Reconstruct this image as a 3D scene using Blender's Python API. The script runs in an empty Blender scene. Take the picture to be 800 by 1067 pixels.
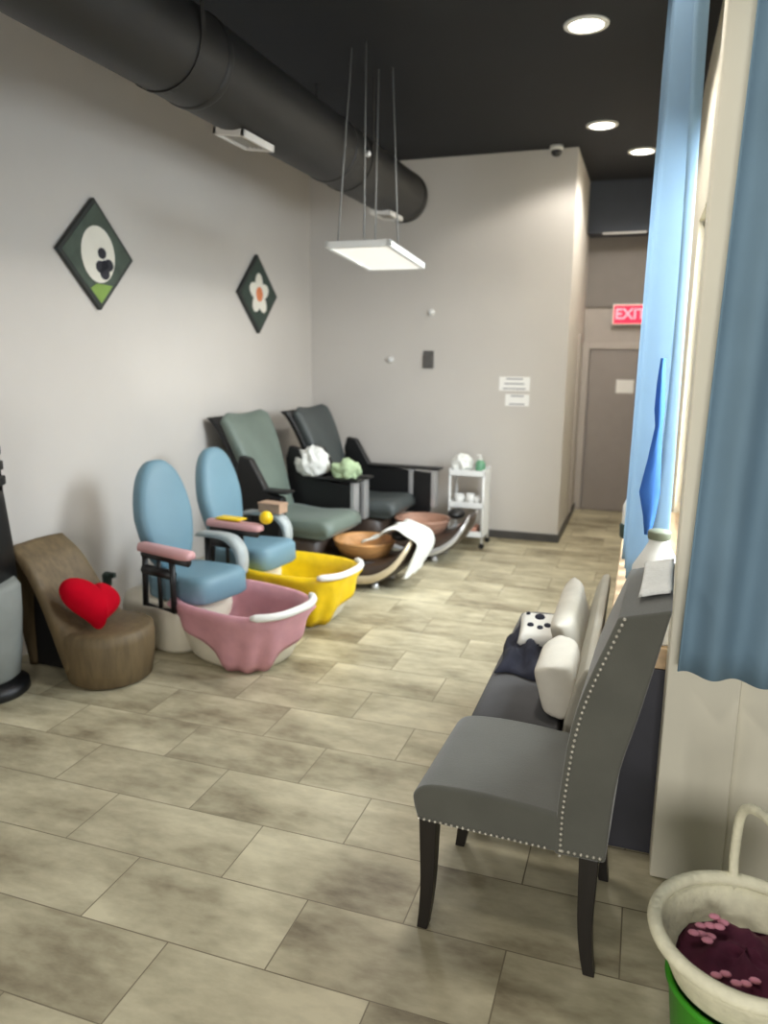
import bpy, bmesh, math, random
from mathutils import Vector, Matrix, noise
random.seed(7)
sc = bpy.context.scene
COL = sc.collection
PI = math.pi
H = 1.70            # eye height

# ------------------------------------------------------------------ camera
F, CX, CY = 790.0, 400.0, 533.5
d = Vector((675-CX, CY-370, -F)).normalized()          # room +Y seen from the camera
n = Vector((335-CX, CY-4800, -F)).normalized()         # straight down
z = -n; z = (z - d*z.dot(d)).normalized(); x = d.cross(z)
R = Matrix((x, d, z))
cam = bpy.data.cameras.new('camera'); co = bpy.data.objects.new('camera', cam); COL.objects.link(co)
co.matrix_world = Matrix.Translation((0, 0, H)) @ R.to_4x4()
cam.sensor_width = 36; cam.sensor_fit = 'AUTO'; cam.lens = F/1067*36
cam.clip_start = 0.05; cam.clip_end = 100
cam.dof.use_dof = True; cam.dof.focus_distance = 2.3; cam.dof.aperture_fstop = cam.lens/1000/0.0135
sc.camera = co
sc.view_settings.view_transform = 'Standard'; sc.view_settings.look = 'None'
sc.view_settings.gamma = 1; sc.view_settings.use_curve_mapping = False
sc.view_settings.exposure = 0.12

# ------------------------------------------------------------------ materials
def lin(c):
    return tuple((v/255/12.92 if v/255 <= .04045 else ((v/255+.055)/1.055)**2.4) for v in c)
MATS = {}
def mat(name, rgb, rough=.6, metal=0, var=.12, scale=8, bump=0, bscale=60, emit=None, estr=0, sheen=0, trans=0, tcol=None, spec=None, stretch=None):
    if name in MATS: return MATS[name]
    m = bpy.data.materials.new(name); m.use_nodes = True; MATS[name] = m
    nt = m.node_tree; N = nt.nodes; L = nt.links; b = N['Principled BSDF']
    c = lin(rgb); b.inputs['Base Color'].default_value = (*c, 1)
    b.inputs['Roughness'].default_value = rough; b.inputs['Metallic'].default_value = metal
    if spec is not None: b.inputs['Specular IOR Level'].default_value = spec
    if sheen: b.inputs['Sheen Weight'].default_value = sheen
    tc = N.new('ShaderNodeTexCoord'); vec = tc.outputs['Object']
    if stretch:
        mp = N.new('ShaderNodeMapping'); mp.inputs['Scale'].default_value = stretch
        L.new(vec, mp.inputs['Vector']); vec = mp.outputs['Vector']
    if var:
        no = N.new('ShaderNodeTexNoise'); no.inputs['Scale'].default_value = scale; no.inputs['Detail'].default_value = 4
        L.new(vec, no.inputs['Vector'])
        cr = N.new('ShaderNodeValToRGB'); e = cr.color_ramp.elements
        e[0].position = .3; e[1].position = .7
        e[0].color = (*[v*(1-var) for v in c], 1); e[1].color = (*[min(1, v*(1+var)) for v in c], 1)
        L.new(no.outputs['Fac'], cr.inputs['Fac']); L.new(cr.outputs['Color'], b.inputs['Base Color'])
    if bump:
        nb = N.new('ShaderNodeTexNoise'); nb.inputs['Scale'].default_value = bscale; nb.inputs['Detail'].default_value = 3
        L.new(vec, nb.inputs['Vector'])
        bp = N.new('ShaderNodeBump'); bp.inputs['Strength'].default_value = bump; bp.inputs['Distance'].default_value = .01
        L.new(nb.outputs['Fac'], bp.inputs['Height']); L.new(bp.outputs['Normal'], b.inputs['Normal'])
    if emit:
        b.inputs['Emission Color'].default_value = (*lin(emit), 1); b.inputs['Emission Strength'].default_value = estr
    if trans:
        tr = N.new('ShaderNodeBsdfTranslucent'); tr.inputs['Color'].default_value = (*(lin(tcol) if tcol else c), 1)
        mx = N.new('ShaderNodeMixShader'); mx.inputs['Fac'].default_value = trans
        L.new(b.outputs[0], mx.inputs[1]); L.new(tr.outputs[0], mx.inputs[2])
        L.new(mx.outputs[0], N['Material Output'].inputs['Surface'])
    return m

def floor_material():
    m = bpy.data.materials.new('stone_look_tile'); m.use_nodes = True
    N = m.node_tree.nodes; L = m.node_tree.links; b = N['Principled BSDF']
    tc = N.new('ShaderNodeTexCoord')
    mp = N.new('ShaderNodeMapping'); mp.inputs['Location'].default_value = (1.21+.63*10, -1.62+.297*20, 0)
    L.new(tc.outputs['Object'], mp.inputs['Vector'])
    br = N.new('ShaderNodeTexBrick'); br.offset = .5; br.offset_frequency = 2
    br.inputs['Scale'].default_value = 1; br.inputs['Mortar Size'].default_value = .0026
    br.inputs['Mortar Smooth'].default_value = .3; br.inputs['Bias'].default_value = 0
    br.inputs['Brick Width'].default_value = .63; br.inputs['Row Height'].default_value = .297
    br.inputs['Color1'].default_value = (.0, .0, .0, 1); br.inputs['Color2'].default_value = (1, 1, 1, 1)
    br.inputs['Mortar'].default_value = (.5, .5, .5, 1)
    L.new(mp.outputs['Vector'], br.inputs['Vector'])
    # mottled stone, slightly different on every tile
    add = N.new('ShaderNodeVectorMath'); add.operation = 'MULTIPLY_ADD'
    add.inputs[1].default_value = (3, 3, 3)
    L.new(br.outputs['Color'], add.inputs[0]); L.new(mp.outputs['Vector'], add.inputs[2])
    n1 = N.new('ShaderNodeTexNoise'); n1.inputs['Scale'].default_value = 2.6; n1.inputs['Detail'].default_value = 6; n1.inputs['Roughness'].default_value = .62
    n2 = N.new('ShaderNodeTexNoise'); n2.inputs['Scale'].default_value = 16; n2.inputs['Detail'].default_value = 4
    mp2 = N.new('ShaderNodeMapping'); mp2.inputs['Scale'].default_value = (.7, 1.5, 1); L.new(add.outputs[0], mp2.inputs['Vector'])
    L.new(mp2.outputs[0], n1.inputs['Vector']); L.new(mp2.outputs[0], n2.inputs['Vector'])
    mixn = N.new('ShaderNodeMath'); mixn.operation = 'MULTIPLY_ADD'; mixn.inputs[1].default_value = .25
    L.new(n2.outputs['Fac'], mixn.inputs[0]); L.new(n1.outputs['Fac'], mixn.inputs[2])
    tone = N.new('ShaderNodeMath'); tone.operation = 'MULTIPLY_ADD'; tone.inputs[1].default_value = .10
    L.new(br.outputs['Color'], tone.inputs[0]); L.new(mixn.outputs[0], tone.inputs[2])
    cr = N.new('ShaderNodeValToRGB'); e = cr.color_ramp.elements
    e[0].position = .45; e[0].color = (*lin((120, 109, 86)), 1)
    e[1].position = .86; e[1].color = (*lin((205, 196, 166)), 1)
    k = e.new(.62); k.color = (*lin((165, 156, 129)), 1)
    L.new(tone.outputs[0], cr.inputs['Fac'])
    mx = N.new('ShaderNodeMixRGB'); mx.inputs['Color2'].default_value = (*lin((122, 112, 90)), 1)
    L.new(br.outputs['Fac'], mx.inputs['Fac']); L.new(cr.outputs['Color'], mx.inputs['Color1'])
    L.new(mx.outputs[0], b.inputs['Base Color'])
    b.inputs['Roughness'].default_value = .42
    bp = N.new('ShaderNodeBump'); bp.inputs['Strength'].default_value = .25; bp.inputs['Distance'].default_value = .003; bp.invert = True
    L.new(br.outputs['Fac'], bp.inputs['Height']); L.new(bp.outputs['Normal'], b.inputs['Normal'])
    return m

M_wall = mat('greige_wall_paint', (197, 192, 186), .7, var=.02, scale=2, bump=.03, bscale=150)
M_cream = mat('cream_wall_paint', (234, 228, 208), .65, var=.03, scale=3)
M_ceil = mat('black_ceiling_paint', (18, 21, 27), .8, var=.08, scale=3)
M_duct = mat('black_duct_paint', (31, 30, 29), .55, var=.08, scale=5)
M_dark = mat('dark_baseboard', (70, 68, 66), .5)
M_hall = mat('dark_grey_hall_upper', (128, 122, 118), .7, var=.03)
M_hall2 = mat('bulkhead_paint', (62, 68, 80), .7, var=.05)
M_door = mat('taupe_door_paint', (150, 142, 138), .5, var=.03)
M_white = mat('white_plastic', (232, 231, 226), .4, var=.03)
M_whitem = mat('white_enamel', (225, 226, 224), .4, var=.02)
M_black = mat('black_vinyl', (17, 17, 18), .45, var=.1)
M_wood = mat('espresso_wood', (27, 23, 21), .4, var=.25, scale=6, stretch=(8, 8, 1))
M_grey = mat('grey_velvet', (83, 83, 75), .85, var=.10, scale=7, bump=.12, bscale=220, sheen=.35)
M_bench = mat('charcoal_bench_fabric', (76, 75, 76), .85, var=.12, scale=6, bump=.12, bscale=220, sheen=.2)
M_cushc = mat('cream_fabric', (206, 200, 186), .9, var=.06, scale=10, bump=.15, bscale=200)
M_backc = mat('oatmeal_fabric', (176, 171, 156), .9, var=.06, scale=10, bump=.15, bscale=200)
M_nail = mat('pewter_nailhead', (205, 200, 188), .35, metal=.7, var=.05)
M_navy = mat('navy_cloth', (38, 40, 54), .9, var=.25, scale=12)
M_blue = mat('sky_blue_vinyl', (108, 142, 158), .5, var=.04, scale=4)
M_pink = mat('pink_liner', (200, 146, 154), .45, var=.07, scale=12, bump=.25, bscale=14)
M_pinkpad = mat('dusty_pink_vinyl', (206, 158, 160), .5, var=.06)
M_yellow = mat('yellow_liner', (232, 194, 14), .4, var=.10, scale=12, bump=.25, bscale=14)
M_shell = mat('cream_shell', (222, 215, 196), .35, var=.04, scale=4)
M_armg = mat('pale_grey_plastic', (176, 184, 184), .4, var=.06)
M_green = mat('sage_green_vinyl', (100, 113, 104), .5, var=.10, scale=5, sheen=.1)
M_char = mat('charcoal_vinyl', (64, 70, 70), .5, var=.10, scale=5)
M_base = mat('dark_brown_shell', (62, 50, 42), .4, var=.15, scale=5)
M_woodbowl = mat('honey_wood_bowl', (190, 140, 88), .4, var=.2, scale=5, stretch=(1, 6, 6))
M_rosebowl = mat('rose_wood_bowl', (170, 130, 110), .4, var=.2, scale=5, stretch=(1, 6, 6))
M_band = mat('champagne_band', (205, 190, 160), .35, metal=.2, var=.05)
M_silver = mat('brushed_silver', (196, 196, 196), .3, metal=.6, var=.03)
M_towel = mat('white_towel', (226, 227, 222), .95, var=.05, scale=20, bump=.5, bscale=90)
M_gtowel = mat('pale_green_towel', (168, 188, 150), .95, var=.15, scale=14, bump=.5, bscale=90)
M_shoe = mat('brown_shoe_leather', (100, 84, 58), .6, var=.22, scale=5, bump=.15, bscale=40, stretch=(6, 6, 1))
M_shoed = mat('dark_brown_sole', (60, 48, 36), .6, var=.2, scale=5)
M_red = mat('red_plush', (176, 3, 28), .95, var=.08, scale=10, spec=.1)
M_tan = mat('tan_box', (176, 146, 122), .7, var=.12)
M_curt = mat('blue_curtain', (124, 150, 172), .85, var=.05, scale=5, trans=.5, tcol=(196, 212, 222))
M_curtn = mat('slate_blue_curtain', (136, 166, 186), .85, var=.05, scale=5, trans=.25)
M_basket = mat('ivory_wicker', (228, 224, 196), .6, var=.08, scale=30, bump=.4, bscale=70)
M_bright = mat('bright_green_plastic', (60, 160, 28), .4, var=.1)
M_maroon = mat('maroon_cloth', (84, 28, 52), .9, var=.25, scale=14)
M_pinkprint = mat('pink_print', (226, 150, 170), .8, var=.05)
M_lamp = mat('lamp_diffuser', (255, 250, 240), .5, var=0, emit=(255, 247, 234), estr=9)
M_panel = mat('panel_diffuser', (240, 240, 235), .5, var=0, emit=(255, 252, 244), estr=.55)
M_exit = mat('exit_red', (240, 40, 70), .4, var=0, emit=(255, 30, 70), estr=.9)
M_exitl = mat('exit_letter', (255, 190, 200), .4, var=0, emit=(255, 110, 140), estr=.9)
M_tanwood = mat('tan_sill_wood', (196, 168, 132), .5, var=.15, scale=6, stretch=(8, 1, 8))
M_knee = mat('dark_slate_tone', (58, 58, 66), .6, var=.1)
M_frame = mat('window_frame_paint', (170, 164, 154), .5, var=.04)
M_agreen = mat('art_dark_green', (70, 82, 72), .7, var=.2, scale=9)
M_agreen2 = mat('art_deep_green', (52, 66, 58), .7, var=.2, scale=9)
M_aframe = mat('art_edge', (44, 48, 46), .6, var=.1)
M_alime = mat('art_lime', (128, 158, 76), .7, var=.12)
M_awhite = mat('art_white', (226, 222, 210), .8, var=.03)
M_aorange = mat('art_orange', (214, 128, 84), .8, var=.1)
M_ablack = mat('art_black', (46, 46, 54), .8, var=.1)
M_paper = mat('paper', (240, 239, 236), .8, var=.02)
M_ink = mat('grey_ink', (150, 150, 156), .8, var=.05)
M_therm = mat('thermostat_grey', (84, 82, 80), .5, var=.05)
M_bgreen = mat('green_bottle', (96, 150, 116), .35, var=.08)
M_dkgreen = mat('dark_green_plastic', (42, 58, 50), .5, var=.1)
M_greyseat = mat('grey_seat_vinyl', (128, 132, 128), .6, var=.08)
M_peach = mat('peach_packet', (206, 150, 128), .7, var=.1)

# ------------------------------------------------------------------ mesh helpers
def obj(name, bm, m, parent=None, smooth=False, bevel=0, seg=3, sub=0, solid=0):
    bmesh.ops.recalc_face_normals(bm, faces=bm.faces)
    me = bpy.data.meshes.new(name); bm.to_mesh(me); bm.free()
    o = bpy.data.objects.new(name, me); COL.objects.link(o)
    me.materials.append(m)
    if parent is not None: o.parent = parent
    if smooth or bevel or sub:
        for p in me.polygons: p.use_smooth = True
    if solid:
        s = o.modifiers.new('solid', 'SOLIDIFY'); s.thickness = solid; s.offset = 0
    if bevel:
        b = o.modifiers.new('bevel', 'BEVEL'); b.width = bevel; b.segments = seg; b.limit_method = 'ANGLE'; b.angle_limit = math.radians(40)
        b.harden_normals = True
    if sub:
        s = o.modifiers.new('sub', 'SUBSURF'); s.levels = sub; s.render_levels = sub
    return o
def thing(name, label, cat, loc=(0, 0, 0), rz=0, group=None):
    o = bpy.data.objects.new(name, None); COL.objects.link(o)
    o.location = loc; o.rotation_euler = (0, 0, rz); o.empty_display_size = .1
    return tag(o, label, cat, group)
def tag(o, label, cat, group=None):
    o['label'] = label; o['category'] = cat
    if group: o['group'] = group
    return o
def struct(o):
    o['kind'] = 'structure'; return o
def box(bm, x0, x1, y0, y1, z0, z1, M=None):
    r = bmesh.ops.create_cube(bm, size=1)
    T = Matrix.Translation(((x0+x1)/2, (y0+y1)/2, (z0+z1)/2)) @ Matrix.Diagonal((abs(x1-x0), abs(y1-y0), abs(z1-z0), 1))
    bmesh.ops.transform(bm, matrix=(M @ T if M else T), verts=r['verts']); return bm
def B(*a, M=None):
    return box(bmesh.new(), *a, M=M)
def loft(bm, rings, closed=True, cap=True):
    vs = [[bm.verts.new(p) for p in r] for r in rings]
    k = len(vs[0])
    for a, b in zip(vs, vs[1:]):
        for i in range(k if closed else k-1):
            j = (i+1) % k
            bm.faces.new((a[i], a[j], b[j], b[i]))
    if cap and closed:
        bm.faces.new(vs[0][::-1]); bm.faces.new(vs[-1])
    return bm
def lathe(bm, prof, n=32, c=(0, 0), sx=1, sy=1, cap=True):
    return loft(bm, [[(c[0]+r*sx*math.cos(2*PI*i/n), c[1]+r*sy*math.sin(2*PI*i/n), zz) for i in range(n)] for r, zz in prof], cap=cap)
def tube(bm, pts, r, n=8, closed=False):
    pts = [Vector(p) for p in pts]; rs = r if isinstance(r, (list, tuple)) else [r]*len(pts)
    rings = []; up = None
    for i, p in enumerate(pts):
        a = pts[i-1] if i > 0 or closed else p; b = pts[(i+1) % len(pts)] if i < len(pts)-1 or closed else p
        t = (b-a).normalized()
        if up is None:
            up = Vector((0, 0, 1)) if abs(t.z) < .9 else Vector((1, 0, 0))
        s = t.cross(up).normalized(); up = s.cross(t).normalized()
        rings.append([p + (s*math.cos(2*PI*k/n)+up*math.sin(2*PI*k/n))*rs[i] for k in range(n)])
    if closed: rings.append(rings[0])
    return loft(bm, rings, cap=not closed)
def sell(cx, cy, a, b, zz, n=32, p=3.0):
    out = []
    for i in range(n):
        t = 2*PI*i/n; c, s = math.cos(t), math.sin(t)
        out.append((cx+a*math.copysign(abs(c)**(2/p), c), cy+b*math.copysign(abs(s)**(2/p), s), zz))
    return out
def prism(bm, prof, y0, y1):
    """profile of (x, z) extruded along y"""
    return loft(bm, [[(px, y0, pz) for px, pz in prof], [(px, y1, pz) for px, pz in prof]])
def smoothpath(pts, k=6):
    """Catmull-Rom through the points"""
    P = [Vector(p) for p in pts]; P = [2*P[0]-P[1]] + P + [2*P[-1]-P[-2]]; out = []
    for i in range(1, len(P)-2):
        for j in range(k):
            t = j/k; a, b, c, e = P[i-1], P[i], P[i+1], P[i+2]
            out.append(.5*((2*b)+(c-a)*t+(2*a-5*b+4*c-e)*t*t+(3*b-a-3*c+e)*t**3))
    out.append(P[-2]); return out
def sphere(bm, c, r, u=12, v=8, s=(1, 1, 1)):
    q = bmesh.ops.create_uvsphere(bm, u_segments=u, v_segments=v, radius=r)
    bmesh.ops.transform(bm, matrix=Matrix.Translation(c) @ Matrix.Diagonal((*s, 1)), verts=q['verts'])
def pillow(w, h, t, n=14, p=4, M=None, jit=0, seed=1):
    bm = bmesh.new(); rnd = random.Random(seed); top = {}; bot = {}
    for i in range(n+1):
        for j in range(n+1):
            u = i/n*2-1; v = j/n*2-1
            k = max(0, (1-abs(u)**p)*(1-abs(v)**p))**.55
            # squeeze the sides a little between the corners
            uu = u*(1-.05*(1-v*v)); vv = v*(1-.05*(1-u*u))
            zz = t/2*k + jit*rnd.uniform(-1, 1)*k
            edge = i in (0, n) or j in (0, n)
            top[i, j] = bm.verts.new((uu*w/2, vv*h/2, zz))
            bot[i, j] = top[i, j] if edge else bm.verts.new((uu*w/2, vv*h/2, -t/2*k))
    for i in range(n):
        for j in range(n):
            bm.faces.new((top[i, j], top[i+1, j], top[i+1, j+1], top[i, j+1]))
            q = (bot[i, j], bot[i, j+1], bot[i+1, j+1], bot[i+1, j])
            if len({top[i, j], top[i+1, j], top[i+1, j+1], top[i, j+1]} ^ set(q)): bm.faces.new(q)
    if M: bm.transform(M)
    return bm
def Rot(ax, deg): return Matrix.Rotation(math.radians(deg), 4, ax)
def Tr(*v): return Matrix.Translation(v)

# ------------------------------------------------------------------ the room
ZC = 3.39; YF = 6.95; XL0, XL1 = -3.25, -3.12     # left wall leans from Y=2.9 to the corner
def xl(y): return XL1 + (XL1-XL0)/(YF-2.9)*(y-YF)
struct(obj('floor', B(-3.9, 2.2, -2.5, 8.8, -.06, 0), floor_material()))
struct(obj('ceiling', B(-3.9, 2.2, -2.5, 8.8, ZC, ZC+.08), M_ceil))
bm = bmesh.new(); y0, y1 = -2.5, YF
loft(bm, [[(xl(y), y, 0), (xl(y), y, ZC), (xl(y)-.12, y, ZC), (xl(y)-.12, y, 0)] for y in (y0, y1)])
struct(obj('wall_left', bm, M_wall))
struct(obj('wall_far', B(-3.3, -.67, YF, YF+.12, 0, ZC), M_wall))
struct(obj('wall_hall_left', B(-.79, -.67, YF+.12, 8.65, 0, ZC), M_wall))
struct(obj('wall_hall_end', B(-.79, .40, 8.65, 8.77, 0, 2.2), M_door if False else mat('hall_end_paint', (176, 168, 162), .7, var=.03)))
struct(obj('wall_hall_upper', B(-.67, .40, 8.62, 8.77, 2.2, 2.90), M_hall))  # upper hall wall, darker grey than the wall below
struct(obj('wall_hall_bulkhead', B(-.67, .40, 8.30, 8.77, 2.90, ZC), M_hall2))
struct(obj('baseboard_far', B(-3.1, -.665, YF-.015, YF, 0, .075), M_dark, bevel=.004))
struct(obj('baseboard_hall_left', B(-.67, -.655, YF-.015, 8.65, 0, .075), M_dark, bevel=.004))
# near wall piece (window wall corner) and window wall
XP, YP = .13, 2.42
struct(obj('wall_near', B(XP, 1.6, YP, YP+.10, 0, ZC), M_cream, bevel=.006))
struct(obj('trim_3', B(XP, .345, YP-.025, YP, 0, ZC), M_cream, bevel=.006))
XW = .22
WY0, WY1, WZ0, WZ1 = 2.62, 4.9, .80, 2.45
bm = bmesh.new(); box(bm, XW, XW+.14, YP+.10, 8.65, WZ1, ZC); box(bm, XW, XW+.14, YP+.10, WY0, .72, WZ1); box(bm, XW, XW+.14, WY1, 8.65, 0, WZ1)
struct(obj('wall_window', bm, M_cream))
struct(obj('wall_window_knee', B(-.03, XW+.14, YP+.10, WY1, 0, .68), M_knee))  # wall under the ledge, darker than the wall above
w = obj('window_1', B(XW+.07, XW+.076, WY0, WY1, WZ0, WZ1), mat('glass', (240, 245, 248), .02, var=0)); struct(w)
g = MATS['glass'].node_tree; gb = g.nodes.new('ShaderNodeBsdfTransparent'); gb.inputs[0].default_value = (.92, .95, .97, 1)
gg = g.nodes.new('ShaderNodeBsdfGlossy'); gg.inputs['Roughness'].default_value = .03; gm = g.nodes.new('ShaderNodeMixShader'); gm.inputs[0].default_value = .06
g.links.new(gb.outputs[0], gm.inputs[1]); g.links.new(gg.outputs[0], gm.inputs[2]); g.links.new(gm.outputs[0], g.nodes['Material Output'].inputs[0])
bm = bmesh.new()
for ya in (WY0, (WY0+WY1)/2-.025, WY1-.05): box(bm, XW+.04, XW+.10, ya, ya+.05, WZ0, WZ1)
for za in (WZ0, WZ1-.05): box(bm, XW+.04, XW+.10, WY0, WY1, za, za+.05)
fr = obj('window_frame', bm, M_frame, w)
# deep tan ledge along the window wall
struct(obj('trim_1', B(-.06, XW+.14, YP+.105, WY1, .68, .755), M_tanwood, bevel=.006))
# hall door
dr = struct(obj('door_1', B(-.585, .32, 8.60, 8.64, .005, 1.755), M_door, bevel=.004))
bm = bmesh.new(); box(bm, -.67, -.60, 8.585, 8.65, 0, 1.83); box(bm, .33, .40, 8.585, 8.65, 0, 1.83); box(bm, -.60, .33, 8.585, 8.65, 1.76, 1.83)
obj('door_frame', bm, mat('door_frame_paint', (182, 174, 168), .5, var=.02), dr, bevel=.005)
obj('notice_sheet', B(-.30, -.12, 8.596, 8.60, 1.30, 1.44), M_paper, dr)
bm = bmesh.new(); box(bm, -.67, -.655, 8.02, 8.09, 0, 1.9); box(bm, -.67, -.655, 8.09, 8.5, 1.83, 1.9)
struct(obj('trim_2', bm, mat('door_frame_paint', (0, 0, 0)), bevel=.003))

# ------------------------------------------------------------------ ceiling things
def downlight(x, y, label):
    t = thing('recessed_light', label, 'ceiling light', (x, y, ZC), 0, 'round recessed ceiling lights')
    bm = bmesh.new(); lathe(bm, [(.088, 0), (.118, 0), (.116, -.008), (.092, -.012), (.088, 0)], 40, cap=False); obj('trim_ring', bm, M_white, t, smooth=True)
    bm = bmesh.new(); lathe(bm, [(.0895, -.001), (.0895, -.007)], 40); obj('diffuser', bm, M_lamp, t)
    return t
downlight(-.43, 4.5, 'round white recessed light nearest the camera in the black ceiling')
downlight(-.45, 6.36, 'round white recessed light in front of the far wall, middle of three')
downlight(-.17, 7.23, 'round white recessed light over the hall, beside the blue curtain')
def spot(x, y, zz, e, size=.16, ang=147, col=(1, .95, .87)):
    l = bpy.data.lights.new('downlight_or_added_lamp', 'SPOT'); l.energy = e; l.spot_size = math.radians(ang); l.spot_blend = .22; l.shadow_soft_size = size; l.color = col
    o = bpy.data.objects.new('downlight_or_added_lamp', l); COL.objects.link(o); o.location = (x, y, zz); return o
def area(name, loc, target, sx, sy, e, col=(1, 1, 1)):
    l = bpy.data.lights.new(name, 'AREA'); l.shape = 'RECTANGLE'; l.size = sx; l.size_y = sy; l.energy = e; l.color = col
    o = bpy.data.objects.new(name, l); COL.objects.link(o); o.location = loc
    o.rotation_euler = (Vector(target)-Vector(loc)).to_track_quat('-Z', 'Y').to_euler(); return o
for (lx, ly, le) in ((-.43, 4.5, 88), (-.45, 6.36, 64), (-.17, 7.23, 85), (-.43, 2.65, 75), (-.43, .8, 60), (-1.9, .8, 60)):  # last three lamps are added out of view, with no fixture
    spot(lx, ly, ZC-.03, le)

# duct
DX, DZ, DR = -1.945, 2.926, .192
t = thing('ceiling_duct', 'fat round black air duct running under the black ceiling', 'duct', (DX, 0, DZ))
bm = bmesh.new(); rings = []; yy = -.6
nn = 36
def cring(r, y): return [(r*math.cos(2*PI*i/nn), y, r*math.sin(2*PI*i/nn)) for i in range(nn)]
loft(bm, [cring(DR, -.6), cring(DR, 6.14)]); obj('pipe', bm, M_duct, t, bevel=.004)
for yy in (1.6, 3.1, 4.6):
    bm = bmesh.new(); loft(bm, [cring(DR+.001, yy), cring(DR+.005, yy+.008), cring(DR+.005, yy+.04), cring(DR+.001, yy+.048)]); obj('joint_band', bm, M_duct, t, smooth=True)
bm = bmesh.new(); loft(bm, [cring(DR+.004, 6.10), cring(DR+.004, 6.19), cring(DR-.012, 6.215), cring(.05, 6.225)]); obj('end_cap', bm, M_duct, t, smooth=True)
for yy in (.9, 2.9, 4.9):
    bm = bmesh.new(); pts = [(DR*1.02*math.cos(a), yy, DR*1.02*math.sin(a)) for a in [PI*k/16 - PI for k in range(17)]]
    pts = [(-DR*1.02, yy, ZC-DZ)] + pts + [(DR*1.02, yy, ZC-DZ)]
    loft(bm, [[(px, py-.015, pz) for px, py, pz in pts], [(px, py+.015, pz) for px, py, pz in pts]], closed=False); obj('hanger_strap', bm, M_duct, t, solid=.003)
def register(y, ang):
    M = Matrix.Rotation(ang, 4, 'Y') @ Tr(0, y, -DR)
    bm = bmesh.new(); a, b, c = .085, .16, .02
    for q in ((-a, -a+c, -b, b), (a-c, a, -b, b), (-a, a, -b, -b+c), (-a, a, b-c, b)): box(bm, q[0], q[1], q[2], q[3], -.022, .012, M=M)
    f = obj('vent_register', bm, mat('register_white', (206, 202, 196), .5, var=.03), t, bevel=.003)
    bm = bmesh.new()
    for k in range(5):
        box(bm, -.004, .004, -b+c, b-c, -.014, .012, M=M @ Tr(-.05+k*.025, 0, 0) @ Rot('Y', 35))
    box(bm, -a+c, a-c, -b+c, b-c, .004, .012, M=M)
    obj('vent_slats', bm, mat('slat_grey', (150, 146, 140), .5, var=.03), f)
register(3.62, math.radians(8)); register(5.80, math.radians(6))

# hanging light panel
t = thing('hanging_light_panel', 'square white light panel hung on thin cables below the duct', 'light panel', (-1.63, 4.66, 2.29))
M = Rot('X', -4)
hw, hl = .20, .375
bm = bmesh.new()
for q in ((-hw, -hw+.025, -hl, hl), (hw-.025, hw, -hl, hl), (-hw, hw, -hl, -hl+.025), (-hw, hw, hl-.025, hl)): box(bm, *q, -.02, .02, M=M)
box(bm, -hw, hw, -hl, hl, .012, .02, M=M)
obj('panel_frame', bm, M_whitem, t, bevel=.003)
obj('diffuser', B(-hw+.025, hw-.025, -hl+.025, hl-.025, -.014, -.004, M=M), M_panel, t)
for (px, py) in ((-.09, -.24), (.03, -.30), (.05, .12), (-.05, .12)):
    b0 = M @ Vector((px*1.6, py*1.3, .02))
    obj('cable', tube(bmesh.new(), [b0, (px*.9, py, ZC-2.29)], .005, 6), mat('cable_grey', (120, 120, 118), .5, var=0), t, smooth=True)
bm = bmesh.new(); sphere(bm, (0.04, -.30, .52), .018); obj('cable_grip', bm, M_silver, t, smooth=True)
area('panel_lamp', (-1.63, 4.66, 2.265), (-1.63, 4.66, 0), .36, .7, 14, (1, .98, .94))

# security camera
t = thing('security_camera', 'small white security camera where far wall meets the ceiling', 'camera', (-.84, 6.86, ZC))
bm = bmesh.new(); lathe(bm, [(.055, 0), (.055, -.03), (.05, -.035)], 24); obj('mount', bm, M_white, t, smooth=True)
bm = bmesh.new(); lathe(bm, [(.046, -.033), (.044, -.055), (.032, -.075), (.012, -.084)], 24); obj('dome', bm, mat('smoked_dome', (40, 40, 44), .1, var=0), t, smooth=True)

# ------------------------------------------------------------------ wall art (diamonds)
def diamond(y, zz, hd, label, mbase):
    t = thing('diamond_picture', label, 'picture', (xl(y)+.002, y, zz), 0, 'diamond pictures on the left wall')
    t.rotation_euler = (0, 0, -math.atan((XL1-XL0)/(YF-2.9)))
    def dia(bm, h, x0, x1): loft(bm, [[(x, h, 0), (x, 0, h), (x, -h, 0), (x, 0, -h)] for x in (x0, x1)])
    bm = bmesh.new(); dia(bm, hd, 0, .03); obj('frame', bm, M_aframe, t, bevel=.003)
    bm = bmesh.new(); dia(bm, hd-.03, .03, .033); obj('canvas', bm, mbase, t)
    return t
def disc(bm, cy, cz, ry, rz, x0, x1, n=28, rot=0):
    c, s = math.cos(rot), math.sin(rot)
    def P(x, a): u, v = ry*math.cos(a), rz*math.sin(a); return (x, cy+u*c-v*s, cz+u*s+v*c)
    loft(bm, [[P(x, 2*PI*i/n) for i in range(n)] for x in (x0, x1)])
t = diamond(3.98, 2.27, .325, 'diamond picture of a white oval with dark stones, nearer the camera', M_agreen)
bm = bmesh.new(); disc(bm, .0, .0, .145, .165, .033, .035); obj('white_oval', bm, M_awhite, t)
bm = bmesh.new()
for (a, b, r) in ((.03, .01, .036), (.01, -.07, .04), (.085, -.055, .04), (.045, -.105, .042), (.05, -.055, .03)): disc(bm, a, b, r, r*.9, .035, .0372)
obj('dark_stones', bm, M_ablack, t)
bm = bmesh.new(); loft(bm, [[(x, .11, -.175), (x, .0, -.285), (x, -.085, -.20), (x, -.03, -.17), (x, .04, -.172)] for x in (.033, .0345)]); obj('lime_corner', bm, M_alime, t)
t = diamond(5.90, 2.175, .32, 'diamond picture of a white flower on dark green, nearer the corner', M_agreen2)
bm = bmesh.new()
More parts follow.
